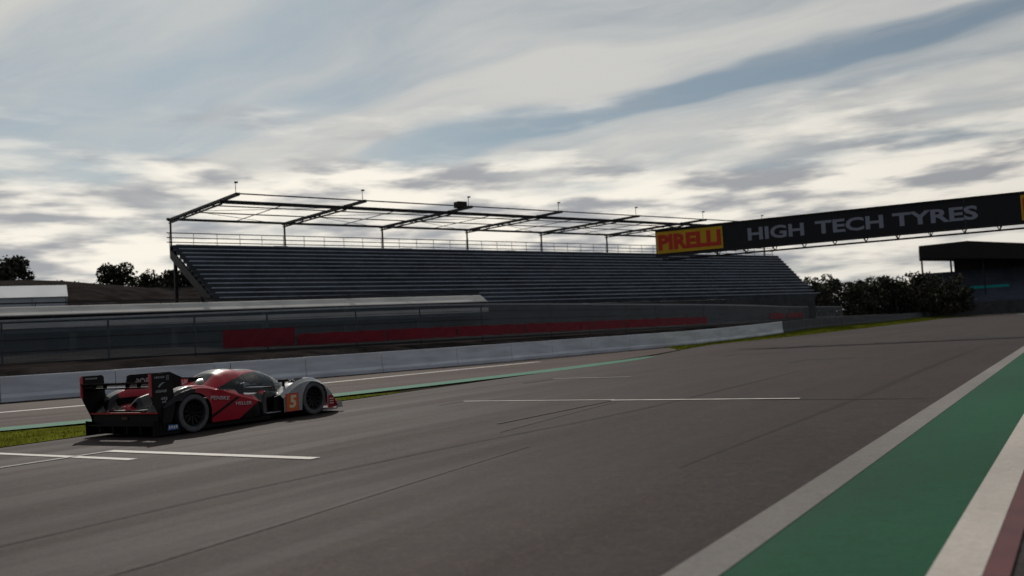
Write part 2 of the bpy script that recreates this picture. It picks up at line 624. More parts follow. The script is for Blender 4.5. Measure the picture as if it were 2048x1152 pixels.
def grid_box(s, n0, n1, leg=1.6, w=.16, leg_side=1, mat='white_paint', skew=0, leg_mat='faded_paint'):
    """start-grid bracket: a line across the track with a leg running back"""
    a, b = tn(s - skew, n1), tn(s + skew, n0)
    d = (b - a) / np.linalg.norm(b - a)
    LAYER[0] += 1
    pz = .0195 + .0022 * (LAYER[0] % 2)
    v = [a, b, b + T * w, a + T * w]
    mb = MB().add([(p[0], p[1], pz) for p in v], [(0, 1, 2, 3)])
    if leg > 0:
        q = [a - T * leg, a - T * leg + d * w * .6, a + d * w * .6 - T * .004, a - T * .004]
        mb.add([(p[0], p[1], pz) for p in q], [(0, 1, 2, 3)], 1)
    return struct(mb.build('grid_marking', [M[mat], M[leg_mat]]))


grid_box(3.35, 6.3, 10.7, 2.3, .18, leg_mat='worn_paint')
grid_box(2.75, 9.2, 13.4, .0, .15)
grid_box(11.6, 2.4, 6.2, 4.2, .15)
grid_box(11.75, 6.2, 10.0, .9, .10)
grid_box(19.7, 9.6, 12.3, 1.8, .22, mat='worn_paint')
grid_box(27.7, 4.2, 6.6, 1.8, .15, mat='faded_paint')
grid_box(35.7, 9.2, 11.8, 1.8, .2, mat='faded_paint')
grid_box(43.7, 4.2, 6.6, 1.8, .2, mat='faded_paint')

# tar seams and old tyre marks
for nm, pts, w, mt in (('tar_seam', [(-9.5, -1.2), (-6.6, 3.2), (-4.14, 7.17), (-3.06, 9.03), (-.29, 12.9), (2.24, 16.2), (8, 25.5)], [.10, .12, .09, .12, .08, .05], 'tar'),
                       ('faded_line', [(-4.6, 3.0), (-2.6, 6.29), (-2.0, 7.44), (-1.22, 9.01), (.1, 11.6)], [.03, .12, .10, .03], 'faded_paint'),
                       ('faded_line', [(-.3, 13.5), (.55, 15.3), (1.35, 16.9), (2.1, 18.3)], [.03, .07, .06], 'faded_paint'),
                       ('tyre_mark', [(1.6, 9.2), (3.6, 12.3), (6.2, 16.3), (10.5, 23.2), (19, 36.5)], [.02, .18, .2, .1], 'tar'),
                       ('tyre_mark', [(13.2, 45), (22, 58), (38, 82), (60, 117)], [.1, .3, .4, .2], 'tar'),
                       ('tyre_mark', [(4.3, 16.7), (6.9, 15.0)], [.03, .1, .02], 'tar')):
    LAYER[0] += 1
    band(nm, pts, w, .0140 + .0012 * (LAYER[0] % 4), M[mt])


def turf_patch(name, poly_a, poly_b, z, blades, h, label, seed, za=None):
    struct(strip(name, poly_a, poly_b, z, M['turf'], None, za))
    za = np.array(za if za is not None else [z] * len(poly_a))
    r = np.random.default_rng(seed)
    n = len(poly_a)
    seglen = np.linalg.norm(poly_a - poly_b, axis=1) + .01
    pr = seglen / seglen.sum()
    i = np.clip(r.choice(n, blades, p=pr), 0, n - 2)
    t, u = r.random(blades), r.random(blades)
    A = poly_a[i] * (1 - t)[:, None] + poly_a[i + 1] * t[:, None]
    B = poly_b[i] * (1 - t)[:, None] + poly_b[i + 1] * t[:, None]
    P = A * (1 - u)[:, None] + B * u[:, None]
    a = r.random(blades) * 6.283
    hh = h * (.5 + .8 * r.random(blades))
    wv = np.stack([np.cos(a), np.sin(a)], 1) * (h * .16)
    ln = r.normal(0, h * .35, (blades, 2))
    v = np.zeros((blades, 3, 3))
    v[:, 0, :2] = P - wv
    v[:, 1, :2] = P + wv
    v[:, 2, :2] = P + ln
    zz = (za[i] * (1 - t) + za[i + 1] * t) * (1 - u) + z * u
    v[:, :2, 2] = zz[:, None]
    v[:, 2, 2] = zz + hh
    me = bpy.data.meshes.new('grass')
    me.vertices.add(blades * 3)
    me.vertices.foreach_set('co', v.ravel())
    me.loops.add(blades * 3)
    me.loops.foreach_set('vertex_index', np.arange(blades * 3))
    me.polygons.add(blades)
    me.polygons.foreach_set('loop_start', np.arange(blades) * 3)
    me.polygons.foreach_set('loop_total', np.full(blades, 3))
    me.materials.append(M['grass'])
    me.update()
    me.validate()
    tag(link('grass', me), label, 'grass', kind='stuff')


# wedge of turf between the racing surface and the green line, behind the car
wa = even(resample([(-45, -1.0), (-24, 11.6), (-17, 15.3), (-11.0, 19.0), (-9.0, 20.1), (-6.9, 22.4), (-4.75, 24.9), (-3.5, 26.0)], 1.0), 80)
wb = even(resample([(-45, -47), (-24, -10), (-14.6, 5.2), (-10.4, 12.9), (-8.95, 15.6), (-7.2, 18.8), (-4.6, 23.4), (-3.3, 25.8)], 1.0), 80)
turf_patch('turf_wedge', wa, wb, .018, 90000, .04, 'short olive grass on the wedge of turf behind the race car', 3)
# verge at the foot of the wall: brown earth first, green turf farther right
iw = [k for k, p in enumerate(WALL) if -45 < p[0] < 16]
va = WALL[iw] - WN2[iw] * .10
vb_src = SOUT
vb = even(np.array([p for p in SOUT if p[0] > -52]), len(va))
struct(strip('verge', va, vb, .002, M['bank']))
iw = [k for k, p in enumerate(WALL) if p[0] > 10.0]
fa = WALL[iw] - WN2[iw] * .10
ed = even(np.array([p for p in EDGE if p[0] > 8.8]), len(fa))
turf_patch('turf_verge', fa, ed + (fa - ed) * .02, .018, 60000, .10, 'strip of bright green grass in front of the grey concrete wall', 4, [base_z(p[0]) + .02 for p in fa])


# bank behind the wall that carries the fence, the terrace and the grandstand
def bank_h(d, k):
    x = WALL[k][0]
    top = lerp(10.2, 4.0, min(1, max(0, (x - 30) / 60)))
    if d < .3:
        return .6 + base_z(x)
    if d < 1.4:
        return lerp(.85 + base_z(x), 1.25 + base_z(x) * .7, (d - .3) / 1.1)
    if d < 20:
        return lerp(1.25 + base_z(x) * .7, 1.9, (d - 1.4) / 18.6)
    t = min(1, (d - 20) / 52)
    return 1.9 + (top - 1.9) * (t ** 2.6 * (1 - t) + t * t * (3 - 2 * t) * t)


DS = [.26, .3, .7, 1.4, 3, 6, 10, 15, 20, 25, 30, 35, 40, 46, 52, 60, 70, 85, 110, 150, 220]
kk = list(range(0, len(WALL), 2))
bv, bf = [], []
for k in kk:
    # normals fan badly far away, so blend towards one common normal
    for d in DS:
        w = min(1, d / 60)
        nn = WN2[k] * (1 - w) + np.array([-.618, .786]) * w
        nn /= np.linalg.norm(nn)
        p = WALL[k] + nn * d
        h = bank_h(d, k)
        if d > 3:
            h += .35 * math.sin(p[0] * .21 + p[1] * .13) * min(1, (d - 3) / 30) + rng.normal(0, .07)
        bv.append((p[0], p[1], h))
nd_ = len(DS)
for i in range(len(kk) - 1):
    for j in range(nd_ - 1):
        bf.append((i * nd_ + j, i * nd_ + j + 1, (i + 1) * nd_ + j + 1, (i + 1) * nd_ + j))
struct(MB().add(bv, bf).build('hillside', M['bank'], smooth='all'))


# ------------------------------------------------------------------ concrete walls
def wall_run(name, label, k0, k1, h0, h1, mat, step=2):
    root = thing(name, label, 'wall', (WALL[k0][0], WALL[k0][1], 0))
    o = np.array([WALL[k0][0], WALL[k0][1], 0])
    ks = list(range(k0, k1, step))
    for a in ks:
        b = min(a + step, k1)
        t = (a - k0) / max(1, k1 - k0)
        h = lerp(h0, h1, t)
        A, B = Vector((*WALL[a], base_z(WALL[a][0]))), Vector((*WALL[b], base_z(WALL[b][0])))
        d = (B - A).normalized()
        A2, B2 = A + d * .012, B - d * .012
        n = Vector((-d.y, d.x, 0))
        prof = [(-.19, -.02), (-.19, .16), (-.13, .30), (-.10, h - .02), (-.08, h), (.08, h), (.10, h - .02), (.19, .1), (.19, -.02)]
        vs = [A2 + n * u + Vector((0, 0, w)) for u, w in prof] + [B2 + n * u + Vector((0, 0, w)) for u, w in prof]
        np_ = len(prof)
        fs = [tuple(range(np_)), tuple(range(2 * np_ - 1, np_ - 1, -1))] + [(i, i + np_, (i + 1) % np_ + np_, (i + 1) % np_) for i in range(np_)]
        MB().add([v - Vector(o) for v in vs], fs).build('wall_block', mat, root)


def kx(x):
    return int(np.argmin(abs(WALL[:, 0] - x)))


K0, K1 = 0, kx(26.0)
wall_run('concrete_wall', 'long white painted concrete wall beside the track behind the race car', K0, K1, .90, 1.14, M['wall_white'])
wall_run('concrete_wall', 'dark grey bare concrete wall behind the green grass strip on the right', K1, kx(235), 1.10, 1.4, M['wall_grey'], 3)

# ------------------------------------------------------------------ catch fence and banners
FENCE = resample([(-52, 24.5), (-38, 32.5), (-23.4, 41.1), (-12.6, 46.0), (-5.2, 50.0), (-1.9, 53.2), (2.4, 58.6), (8.2, 66.2), (14.2, 74.0), (22.6, 86.0), (32.8, 104.5), (39.4, 115.6), (46.5, 127.5)], 3.6)


def mesh_mat():
    mt = bpy.data.materials.new('wire_mesh')
    mt.use_nodes = True
    nt = mt.node_tree
    b = nt.nodes['Principled BSDF']
    b.inputs['Base Color'].default_value = (.16, .19, .21, 1)
    b.inputs['Metallic'].default_value = .3
    b.inputs['Roughness'].default_value = .55
    q = NT(nt)
    tc = q.n('ShaderNodeTexCoord')
    x, y, z = q.xyz(tc.outputs['UV'])
    fx = q.m('ABSOLUTE', q.m('SUBTRACT', q.m('FRACT', q.m('MULTIPLY', x, 20.0)), .5))
    fy = q.m('ABSOLUTE', q.m('SUBTRACT', q.m('FRACT', q.m('MULTIPLY', y, 20.0)), .5))
    wire = q.m('GREATER_THAN', q.m('MAXIMUM', fx, fy), .40)
    tr = q.n('ShaderNodeBsdfTransparent')
    mx = q.n('ShaderNodeMixShader')
    q.put(mx.inputs[0], wire)
    nt.links.new(tr.outputs[0], mx.inputs[1])
    nt.links.new(b.outputs[0], mx.inputs[2])
    nt.links.new(mx.outputs[0], nt.nodes['Material Output'].inputs[0])
    return mt


M['wire_mesh'] = mesh_mat()
fence = thing('catch_fence', 'tall wire mesh catch fence with steel rails above the white wall', 'fence', (FENCE[0][0], FENCE[0][1], 0))
fo = Vector((FENCE[0][0], FENCE[0][1], 0))
Z0, Z1 = 1.42, 3.42


def fz(i):
    t = min(1, max(0, (FENCE[i][0] - 0) / 30))
    return Vector((FENCE[i][0], FENCE[i][1], 0)) - fo, lerp(Z1, 3.0, t)


post_me = None
for i in range(len(FENCE)):
    p, zt = fz(i)
    MB().box((p.x, p.y, (zt + .6) / 2), (.07, .07, zt - .6)).build('post', M['dark_steel'], fence)
for i in range(len(FENCE) - 1):
    (a, za), (b, zb) = fz(i), fz(i + 1)
    d = (b - a).normalized()
    n = Vector((d.y, -d.x, 0))
    zo = -fo.z
    A, B = a + n * .05, b + n * .05
    me = MB().add([A + Vector((0, 0, Z0)), B + Vector((0, 0, Z0)), B + Vector((0, 0, zb)), A + Vector((0, 0, za))], [(0, 1, 2, 3)]).mesh('mesh_panel', M['wire_mesh'])
    L = (B - A).length
    uv = me.uv_layers.new(name='UVMap')
    vmap = {0: (0, 0), 1: (L, 0), 2: (L, zb - Z0), 3: (0, za - Z0)}
    for lp in me.loops:
        uv.data[lp.index].uv = vmap[lp.vertex_index]
    link('mesh_panel', me, fence)
    MB().bar(a + Vector((0, 0, za)), b + Vector((0, 0, zb)), .09).build('top_rail', M['steel'], fence)
    MB().bar(A + n * .05 + Vector((0, 0, Z0 - .02)), B + n * .05 + Vector((0, 0, Z0 - .02)), .05, .12).build('bottom_rail', M['dark_steel'], fence)
    mb = MB()
    for f_ in (.28, .55, .8):
        mb.bar(A + n * .02 + Vector((0, 0, lerp(Z0, za, f_))), B + n * .02 + Vector((0, 0, lerp(Z0, zb, f_))), .022)
    mb.build('cable', M['dark_steel'], fence)


def fence_at(x):
    i = int(np.clip(np.searchsorted(FENCE[:, 0], x) - 1, 0, len(FENCE) - 2))
    t = (x - FENCE[i][0]) / (FENCE[i + 1][0] - FENCE[i][0])
    return Vector((*(FENCE[i] * (1 - t) + FENCE[i + 1] * t), 0))


def banner(x0, x1, z0, z1, label, group=None):
    n = 10
    pts = [fence_at(lerp(x0, x1, k / n)) for k in range(n + 1)]
    d = (pts[-1] - pts[0]).normalized()
    off = Vector((d.y, -d.x, 0))
    mb = MB()
    vs = []
    for k, p in enumerate(pts):
        sag = .02 * math.sin(k * 1.9)
        for z in (z0, (z0 + z1) / 2, z1):
            vs.append(p + off * (.125 + (.02 * math.sin(k * 2.3 + z) if z == (z0 + z1) / 2 else 0)) + Vector((0, 0, z + sag)))
    fs = [(3 * k + j, 3 * k + 3 + j, 3 * k + 4 + j, 3 * k + 1 + j) for k in range(n) for j in range(2)]
    base = len(vs)
    vs += [v - off * .012 for v in vs]
    fs += [tuple(reversed([i + base for i in f])) for f in fs]
    o = mb.add(vs, fs).build('banner', M['banner_red'])
    return tag(o, label, 'banner', group)


banner(-14.6, -11.4, 1.62, 2.52, 'tall dark red banner on the catch fence, taller than the rest', None)
bx = [-11.3, -7.0, -3.4, .6, 4.4, 8.2, 12.2, 16.4]
for a, b in zip(bx[:-1], bx[1:]):
    banner(a + .03, b - .03, 1.58, 2.16, 'long low dark red banner strip along the lower catch fence', 'red banner strips on the catch fence')
banner(26.0, 29.4, 1.72, 2.3, 'short dark red banner on the fence just past the white wall end', 'red banner strips on the catch fence')
banner(30.2, 34.2, 1.72, 2.3, 'farthest dark red banner on the fence, above the grey wall', 'red banner strips on the catch fence')

# ------------------------------------------------------------------ low terrace building behind the fence
bdir = Vector((.835, .55, 0)).normalized()
bn = Vector((bdir.y, -bdir.x, 0))   # towards the track
BA = Vector((-46.0, 41.1, 0))
BB = Vector((-1.95, 69.95, 0))
bdir = (BB - BA).normalized()
bn = Vector((bdir.y, -bdir.x, 0))
BL = (BB - BA).length
ter = thing('terrace_building', 'long low concrete terrace with a pale grey sloping roof edge behind the fence', 'building', BA, math.atan2(bdir.y, bdir.x))
# local axes: x along, y away from the track
nseg = 9
for k in range(nseg):
    x0, x1 = BL * k / nseg + .006, BL * (k + 1) / nseg - .006
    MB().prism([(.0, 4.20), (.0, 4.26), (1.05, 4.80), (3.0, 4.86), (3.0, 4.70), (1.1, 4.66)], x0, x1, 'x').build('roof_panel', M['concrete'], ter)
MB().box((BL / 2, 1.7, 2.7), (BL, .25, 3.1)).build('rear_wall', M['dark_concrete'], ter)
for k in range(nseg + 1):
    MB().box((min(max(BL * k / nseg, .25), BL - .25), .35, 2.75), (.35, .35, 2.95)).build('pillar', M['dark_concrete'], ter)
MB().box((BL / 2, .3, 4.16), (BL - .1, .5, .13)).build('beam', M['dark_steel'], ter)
for k in range(23):
    x = .1 + (BL - .2) * k / 22
    MB().box((x, 1.2, 4.90), (.04, .04, .2)).build('rail_post', M['dark_steel'], ter)
MB().box((BL / 2, 1.2, 5.01), (BL, .07, .09)).build('handrail', M['dark_steel'], ter)
MB().box((BL / 2, -.05, 3.60), (BL, .05, .35)).build('low_panel', M['concrete'], ter)
MB().box((BL / 2, .02, 3.3), (BL - .02, .05, .22)).build('low_rail', M['wall_grey'], ter)

# ------------------------------------------------------------------ main grandstand
SA = Vector((-28.26, 74.62, 0))
ua = math.radians(38.22)
stand = thing('grandstand', 'long open grandstand with stepped seat rows and a bare roof frame', 'grandstand', SA, ua)
# local: x along the stand, y away from the track (rows step to -y)
SLEN, TR, RI, ZTOP, NR = 83.0, .80, .42, 10.51, 15
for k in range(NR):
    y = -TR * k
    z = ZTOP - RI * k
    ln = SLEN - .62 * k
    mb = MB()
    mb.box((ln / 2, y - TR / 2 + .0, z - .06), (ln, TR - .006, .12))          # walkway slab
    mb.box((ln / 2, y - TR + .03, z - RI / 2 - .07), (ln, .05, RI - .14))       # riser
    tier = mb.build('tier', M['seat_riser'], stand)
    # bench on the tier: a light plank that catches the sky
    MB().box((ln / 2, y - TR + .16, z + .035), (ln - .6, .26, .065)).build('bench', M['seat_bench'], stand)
# end wall under the tiers, left and right: sloped stringers
for x in (.12,):
    poly = [(0.25, ZTOP - .2), (0.25, ZTOP - 1.0), (-TR * NR, ZTOP - RI * NR - .9), (-TR * NR, ZTOP - RI * NR - .1)]
    MB().prism(poly, x - .08, x + .08, 'x').build('stringer', M['dark_steel'], stand)
# back panel and supports
MB().box((SLEN / 2, .10, ZTOP - .20), (SLEN, .08, .44)).build('back_panel', M['dark_steel'], stand)
for k in range(9):
    x = min(SLEN - .3, .3 + 9.8 * k * (SLEN / 79.5) / 1.0)
    x = .3 + k * (SLEN - .6) / 8
    MB().box((x, -.3, 6.5), (.25, .25, 7.6)).build('support_column', M['dark_steel'], stand)
    MB().box((min(x, SLEN - 6), -6.4, 4.0), (.25, .25, 6.0)).build('support_column', M['dark_steel'], stand)
MB().box((SLEN / 2 - 4.7, -TR * NR - .05, 2.6), (SLEN - 9.4, .15, 3.2)).build('front_wall', M['dark_concrete'], stand)
# aisles down the tiers
for xa in (9.5, 22.5, 35.5, 48.5, 61.5, 74.5):
    mb = MB()
    for k in range(NR):
        y, z = -TR * k, ZTOP - RI * k
        mb.box((xa, y - TR + .185, z + .05), (1.25, .29, .10))
        mb.box((xa, y - TR + .45, z + .012), (1.25, .26, .03))
        mb.box((xa, y - TR + .018, z + .035), (1.25, .03, .07), 1)
    mb.build('aisle_steps', [M['seat_riser'], M['seat_bench']], stand)
# rear guard rail
for z in (.34, .72, 1.12):
    MB().bar((-.2, .12, ZTOP + z), (SLEN, .12, ZTOP + z), .07).build('guard_rail', M['dark_steel'], stand)
for k in range(42):
    MB().bar((k * 2.02, .12, ZTOP), (k * 2.02, .12, ZTOP + 1.12), .035).build('rail_post', M['dark_steel'], stand)
# roof frame: cantilever rafters towards the track, no cladding
NB = 9
for k in range(NB):
    x = k * 10.1 + .1
    MB().bar((x, .0, ZTOP), (x, .0, 12.75), .13).build('roof_column', M['dark_steel'], stand)
    mb = MB()
    mb.bar((x, .25, 12.72), (x, -15.0, 12.5), .28, .2)
    mb.bar((x, .25, 12.46), (x, -11.8, 12.28), .14, .1)
    for j in range(7):
        y0 = -.2 - j * 1.75
        mb.bar((x, y0, 12.46), (x, y0 - .9, 12.68), .05)
        mb.bar((x, y0 - .9, 12.68), (x, y0 - 1.75, 12.44), .05)
    mb.build('rafter', M['dark_steel'], stand)
    if k:
        xm = x - 5.0
        MB().bar((xm - .0, -.3, 12.62), (xm, -11.8, 12.5), .05).build('roof_brace', M['dark_steel'], stand)
        MB().bar((x, -.3, 12.6), (x - 10.1, -6.0, 12.55), .035).build('roof_brace', M['dark_steel'], stand)
        MB().bar((x - 10.1, -6.0, 12.58), (x, -11.8, 12.45), .035).build('roof_brace', M['dark_steel'], stand)
    # small lamp mast on each rafter tip
    MB().bar((x, -14.6, 12.5), (x, -14.6, 13.35), .035).build('lamp_mast', M['dark_steel'], stand)
    MB().box((x, -14.7, 13.38), (.22, .18, .10)).build('lamp_head', M['dark_steel'], stand)
RL = (NB - 1) * 10.1 + .2
MB().bar((-.2, 0, 12.76), (RL, 0, 12.76), .16, .2).build('roof_beam', M['dark_steel'], stand)
MB().bar((-.1, -11.9, 12.42), (RL, -11.9, 12.42), .18, .26).build('roof_beam', M['dark_steel'], stand)
for y, s in ((-5.2, .085), (-9.0, .075), (-14.9, .085)):
    MB().bar((-.1, y, 12.66 + y * .008), (RL, y, 12.66 + y * .008), s).build('purlin', M['dark_steel'], stand)
MB().box((20.3, -13.4, 12.9), (.9, .7, .5)).build('loudspeaker', M['bark'], stand)

# ------------------------------------------------------------------ gantry across the track
GA, GB = Vector((9.35, 57.3, 0)), Vector((27.91, 48.48, 0))
gd = (GB - GA).normalized()
GLEN = 24.75
gan = thing('gantry', 'black sponsor gantry over the track with yellow end boards', 'gantry', GA, math.atan2(gd.y, gd.x))
# local x along gantry, -y faces the camera
ZB, ZT = 6.03, 7.62
for k in range(7):
    MB().box((GLEN * (k + .5) / 7, .004 * (k % 2), (ZB + ZT) / 2), (GLEN / 7 - .004, .12, ZT - ZB)).build('board_panel', M['board_black'], gan)
MB().box((GLEN / 2, -.03, ZT + .04), (GLEN + .04, .22, .08)).build('frame_rail', M['dark_steel'], gan)
MB().box((GLEN / 2, -.03, ZB - .05), (GLEN + .04, .22, .10)).build('frame_rail', M['dark_steel'], gan)
for x0 in (.02, GLEN - 4.4):
    yb = MB().box((x0 + 2.15, -.075, (ZB + ZT) / 2), (4.2, .02, 1.38)).build('yellow_panel', M['board_yellow'], gan)
    lettering('PIRELLI', .95, M['board_red'], gan, (x0 + 2.15, -.089, (ZB + ZT) / 2 - .05), (1, 0, 0), (0, 0, 1), .003, 1.0, 4.0, bold=.05, height=1.0)
for wd, xc, ww in (('HIGH', 7.45, 3.3), ('TECH', 11.65, 3.75), ('TYRES', 16.15, 4.35)):
    lettering(wd, 1.0, M['board_grey'], gan, (xc, -.064, (ZB + ZT) / 2 - .04), (1, 0, 0), (0, 0, 1), .003, 1.0, ww, bold=.03, height=.78)
for y in (1.5,):
    for z in (ZB - .2, ZT - .1):
        MB().bar((0, y, z), (GLEN, y, z), .1).build('truss_chord', M['dark_steel'], gan)
for k in range(15):
    x = .1 + k * (GLEN - .2) / 14
    mb = MB()
    mb.bar((x, .1, ZB), (x, 1.5, ZB - .2), .05)
    mb.bar((x, .1, ZT), (x, 1.5, ZT - .1), .05)
    if k < 14:
        mb.bar((x, 1.5, ZB - .2), (x + (GLEN - .2) / 28, 1.5, ZT - .1), .05)
        mb.bar((x + (GLEN - .2) / 28, 1.5, ZT - .1), (x + (GLEN - .2) / 14, 1.5, ZB - .2), .05)
    mb.build('truss_strut', M['dark_steel'], gan)
for x in (GLEN + .2, GLEN + 3.2):
    for y in (.1, 1.5):
        MB().bar((x, y, 0), (x, y, ZT + .1), .26).build('leg', M['dark_steel'], gan)
    MB().box((x, .8, .06), (.7, 2.2, .12)).build('foot_plate', M['dark_steel'], gan)
for y in (.1, 1.5):
    for z in (ZB - .05, ZT):
        MB().bar((GLEN + .04, y, z), (GLEN + 3.3, y, z), .2).build('truss_chord', M['dark_steel'], gan)


# ------------------------------------------------------------------ trees
def tree(loc, h, w, label, group, seed, n=900, low=.25):
    r = np.random.default_rng(seed)
    root = thing('tree', label, 'tree', loc, 0, group)
    tp = [(0, 0, -.6), (.05 * h * r.normal(), .03 * h * r.normal(), h * .25), (.06 * h * r.normal(), .04 * h * r.normal(), h * .62)]
    mb = MB().tube(tp, [h * .04, h * .03, h * .014], 7)
    for _ in range(6):
        a = r.random() * 6.28
        z0 = h * (.2 + .3 * r.random())
        mb.tube([(0, 0, z0), (math.cos(a) * w * .2, math.sin(a) * w * .2, z0 + h * .14), (math.cos(a) * w * .36, math.sin(a) * w * .36, z0 + h * .24)], [h * .014, h * .010, h * .005], 5)
    mb.build('trunk', M['bark'], root)
    # crown: clumps of leaf faces
    nc = 20
    ca = r.random(nc) * 6.28
    cr = np.sqrt(r.random(nc)) * w * .36
    cz = h * (low + .12 + (1 - low - .25) * r.random(nc))
    cz += (1 - cr / (w * .36)) * h * .06
    cs = w * (.10 + .10 * r.random(nc))
    ci = r.integers(0, nc, n)
    d = r.normal(size=(n, 3))
    d /= np.linalg.norm(d, axis=1)[:, None]
    rad = cs[ci] * (.55 + .55 * r.random(n))
    P = np.stack([np.cos(ca[ci]) * cr[ci], np.sin(ca[ci]) * cr[ci], cz[ci]], 1) + d * rad[:, None] * np.array([1.15, 1.15, .85])
    s = w * (.022 + .028 * r.random(n))
    e1 = r.normal(size=(n, 3))
    e1 /= np.linalg.norm(e1, axis=1)[:, None]
    e2 = np.cross(e1, r.normal(size=(n, 3)))
    e2 /= np.linalg.norm(e2, axis=1)[:, None]
    V = np.stack([P - e1 * s[:, None], P + e2 * s[:, None] * .7, P + e1 * s[:, None], P - e2 * s[:, None] * .7], 1).reshape(-1, 3)
    me = bpy.data.meshes.new('crown')
    me.from_pydata(V.tolist(), [], [(4 * i, 4 * i + 1, 4 * i + 2, 4 * i + 3) for i in range(n)])
    me.materials.append(M['leaf'])
    link('crown', me, root)


for i, (x, y, z, h, w, lb) in enumerate([
        (-63.5, 113.5, 9.4, 5.6, 7.5, 'broad dark tree on the bank at the far left edge'),
        (-69.5, 117, 9.6, 5.2, 7.0, 'dark tree half cut by the left edge of the picture'),
        (-57.0, 114, 9.2, 2.4, 5.5, 'low bush right of the broad dark tree on the bank'),
        (-49.6, 112, 9.2, 4.1, 5.2, 'round dark tree alone on the middle of the left bank'),
        (-46.0, 113, 9.2, 2.8, 4.5, 'low bush beside the round dark tree on the bank'),
        (-41.6, 111, 9.0, 3.4, 4.8, 'dark tree on the bank closest to the grandstand end'),
        (-38.2, 112, 9.0, 2.6, 4.2, 'low bush on the bank under the grandstand end')]):
    tree((x, y, z), h, w, lb, 'trees on the left bank', 40 + i, 2200, .02)
for i in range(36):
    t = i / 35
    x = lerp(54, 116, t) + rng.normal(0, 1.0)
    y = lerp(200, 226, t) + rng.normal(0, 2) + (0, 9, 18)[i % 3]
    h = 8.6 + rng.normal(0, .45) - 1.2 * t
    tree((x, y, 2.2), h + .6, 8.6 + rng.normal(0, .6), 'dark leafy tree in the dense row between the two grandstands', 'trees between the grandstands', 80 + i, 1300, -.2)

# ------------------------------------------------------------------ white marquee far left
mq = thing('marquee', 'white marquee with a pitched roof on the bank at the far left', 'marquee', (-47.0, 82.0, 4.5), math.radians(28))
mb = MB().box((0, 0, 1.25), (11, 6, 3.1))
mb.build('side_wall', M['canvas'], mq)
MB().prism([(-3.2, 2.82), (3.2, 2.82), (0, 4.1)], -5.7, 5.7, 'x').build('roof', M['canvas'], mq)
for x in (-5.6, -2.8, 0, 2.8, 5.6):
    MB().box((x, -3.06, 1.4), (.1, .1, 2.8)).build('pole', M['steel'], mq)

# ------------------------------------------------------------------ covered stand on the far right
cs = thing('covered_grandstand', 'dark covered grandstand with a ridged roof beyond the right wall', 'grandstand', (113.5, 249.5, 0), math.radians(-24))
prof = [(0, 16.9), (0, 20.0), (12, 20.3), (25, 18.5), (62, 14.6), (62, 11.6), (25, 14.6)]
MB().prism(prof, -2, 18, 'y').build('roof', M['roof_dark'], cs)
MB().prism([(0, 16.6), (0, 17.1), (25, 14.8), (62, 11.8), (62, 11.4), (25, 14.3)], -2.25, -2.03, 'y').build('fascia', M['roof_dark'], cs)
for k in range(9):
    MB().box((.6 + k * 7.6, 15, (np.interp(.6 + k * 7.6, (0, 25, 62), (16.9, 14.6, 11.6)) + 1) / 2), (.5, .5, np.interp(.6 + k * 7.6, (0, 25, 62), (16.9, 14.6, 11.6)) - 1)).build('column', M['dark_steel'], cs)
for k in range(5):
    MB().box((.4 + k * 15.2, 1.5, (np.interp(.4 + k * 15.2, (0, 25, 62), (16.9, 14.6, 11.6)) + 3.6) / 2), (.35, .35, np.interp(.4 + k * 15.2, (0, 25, 62), (16.9, 14.6, 11.6)) - 3.6)).build('front_column', M['dark_steel'], cs)
MB().prism([(9, 11.5), (9, 16.0), (25, 14.55), (62, 11.55), (62, 9)], 15.85, 16.15, 'y').build('rear_wall', M['dark_concrete'], cs)
for k in range(15):
    MB().box((31 - k * .35, 14.4 - k * 1.05, 12.6 - k * .62), (62 + k * .7, 1.04, .62)).build('seat_tier', M['tier_blue'], cs)
MB().box((31, -2.2, 1.9), (68, .4, 3.6)).build('front_wall', M['dark_concrete'], cs)
o = MB().box((0, 0, 0), (9.5, .12, .7)).build('banner', M['teal'], None)
o.location = (131.2, 247.5, 7.75)
o.rotation_euler = (0, 0, math.radians(-24))
tag(o, 'narrow teal banner across the seats of the far covered grandstand', 'banner')

# ------------------------------------------------------------------ race car
def car_paint(name, col, rough=.32, coat=.8, **kw):
    return material(name, col, rough, 0, coat, **kw)


C_RED = car_paint('car_red', (.40, .006, .022), rough=.33, coat=.35, spec=.25)
C_BLACK = car_paint('car_black', (.006, .006, .008), .25, .25, spec=.2)
C_SILVER = car_paint('car_silver', (.33, .335, .345), .33)
C_MATT = material('car_matt_black', (.016, .013, .013), .6, spec=.2)
C_CARBON = material('car_carbon', (.006, .006, .007), .55, spec=.15, noise=(60, .3, (1, 1, 1)))
C_ORANGE = car_paint('car_orange', (.70, .125, .014), .4, .3)
C_WHITE = material('car_decal_white', (.66, .66, .66), .5)
C_PINK = material('car_decal_red', (.55, .06, .07), .5)
C_CREAM = material('car_decal_cream', (.80, .66, .42), .5)
C_BLUE = material('car_decal_blue', (.08, .16, .42), .5)
C_TYRE = material('tyre_rubber', (.020, .020, .021), .85, noise=(30, .2, (1, 1, 1)))
C_WALL = material('tyre_side_grey', (.10, .10, .105), .8, noise=(14, .35, (1, 1, 1)))
C_RIM = material('wheel_rim', (.008, .008, .009), .5, 0, spec=.25)
C_GREY = material('car_decal_grey', (.30, .31, .32), .55)


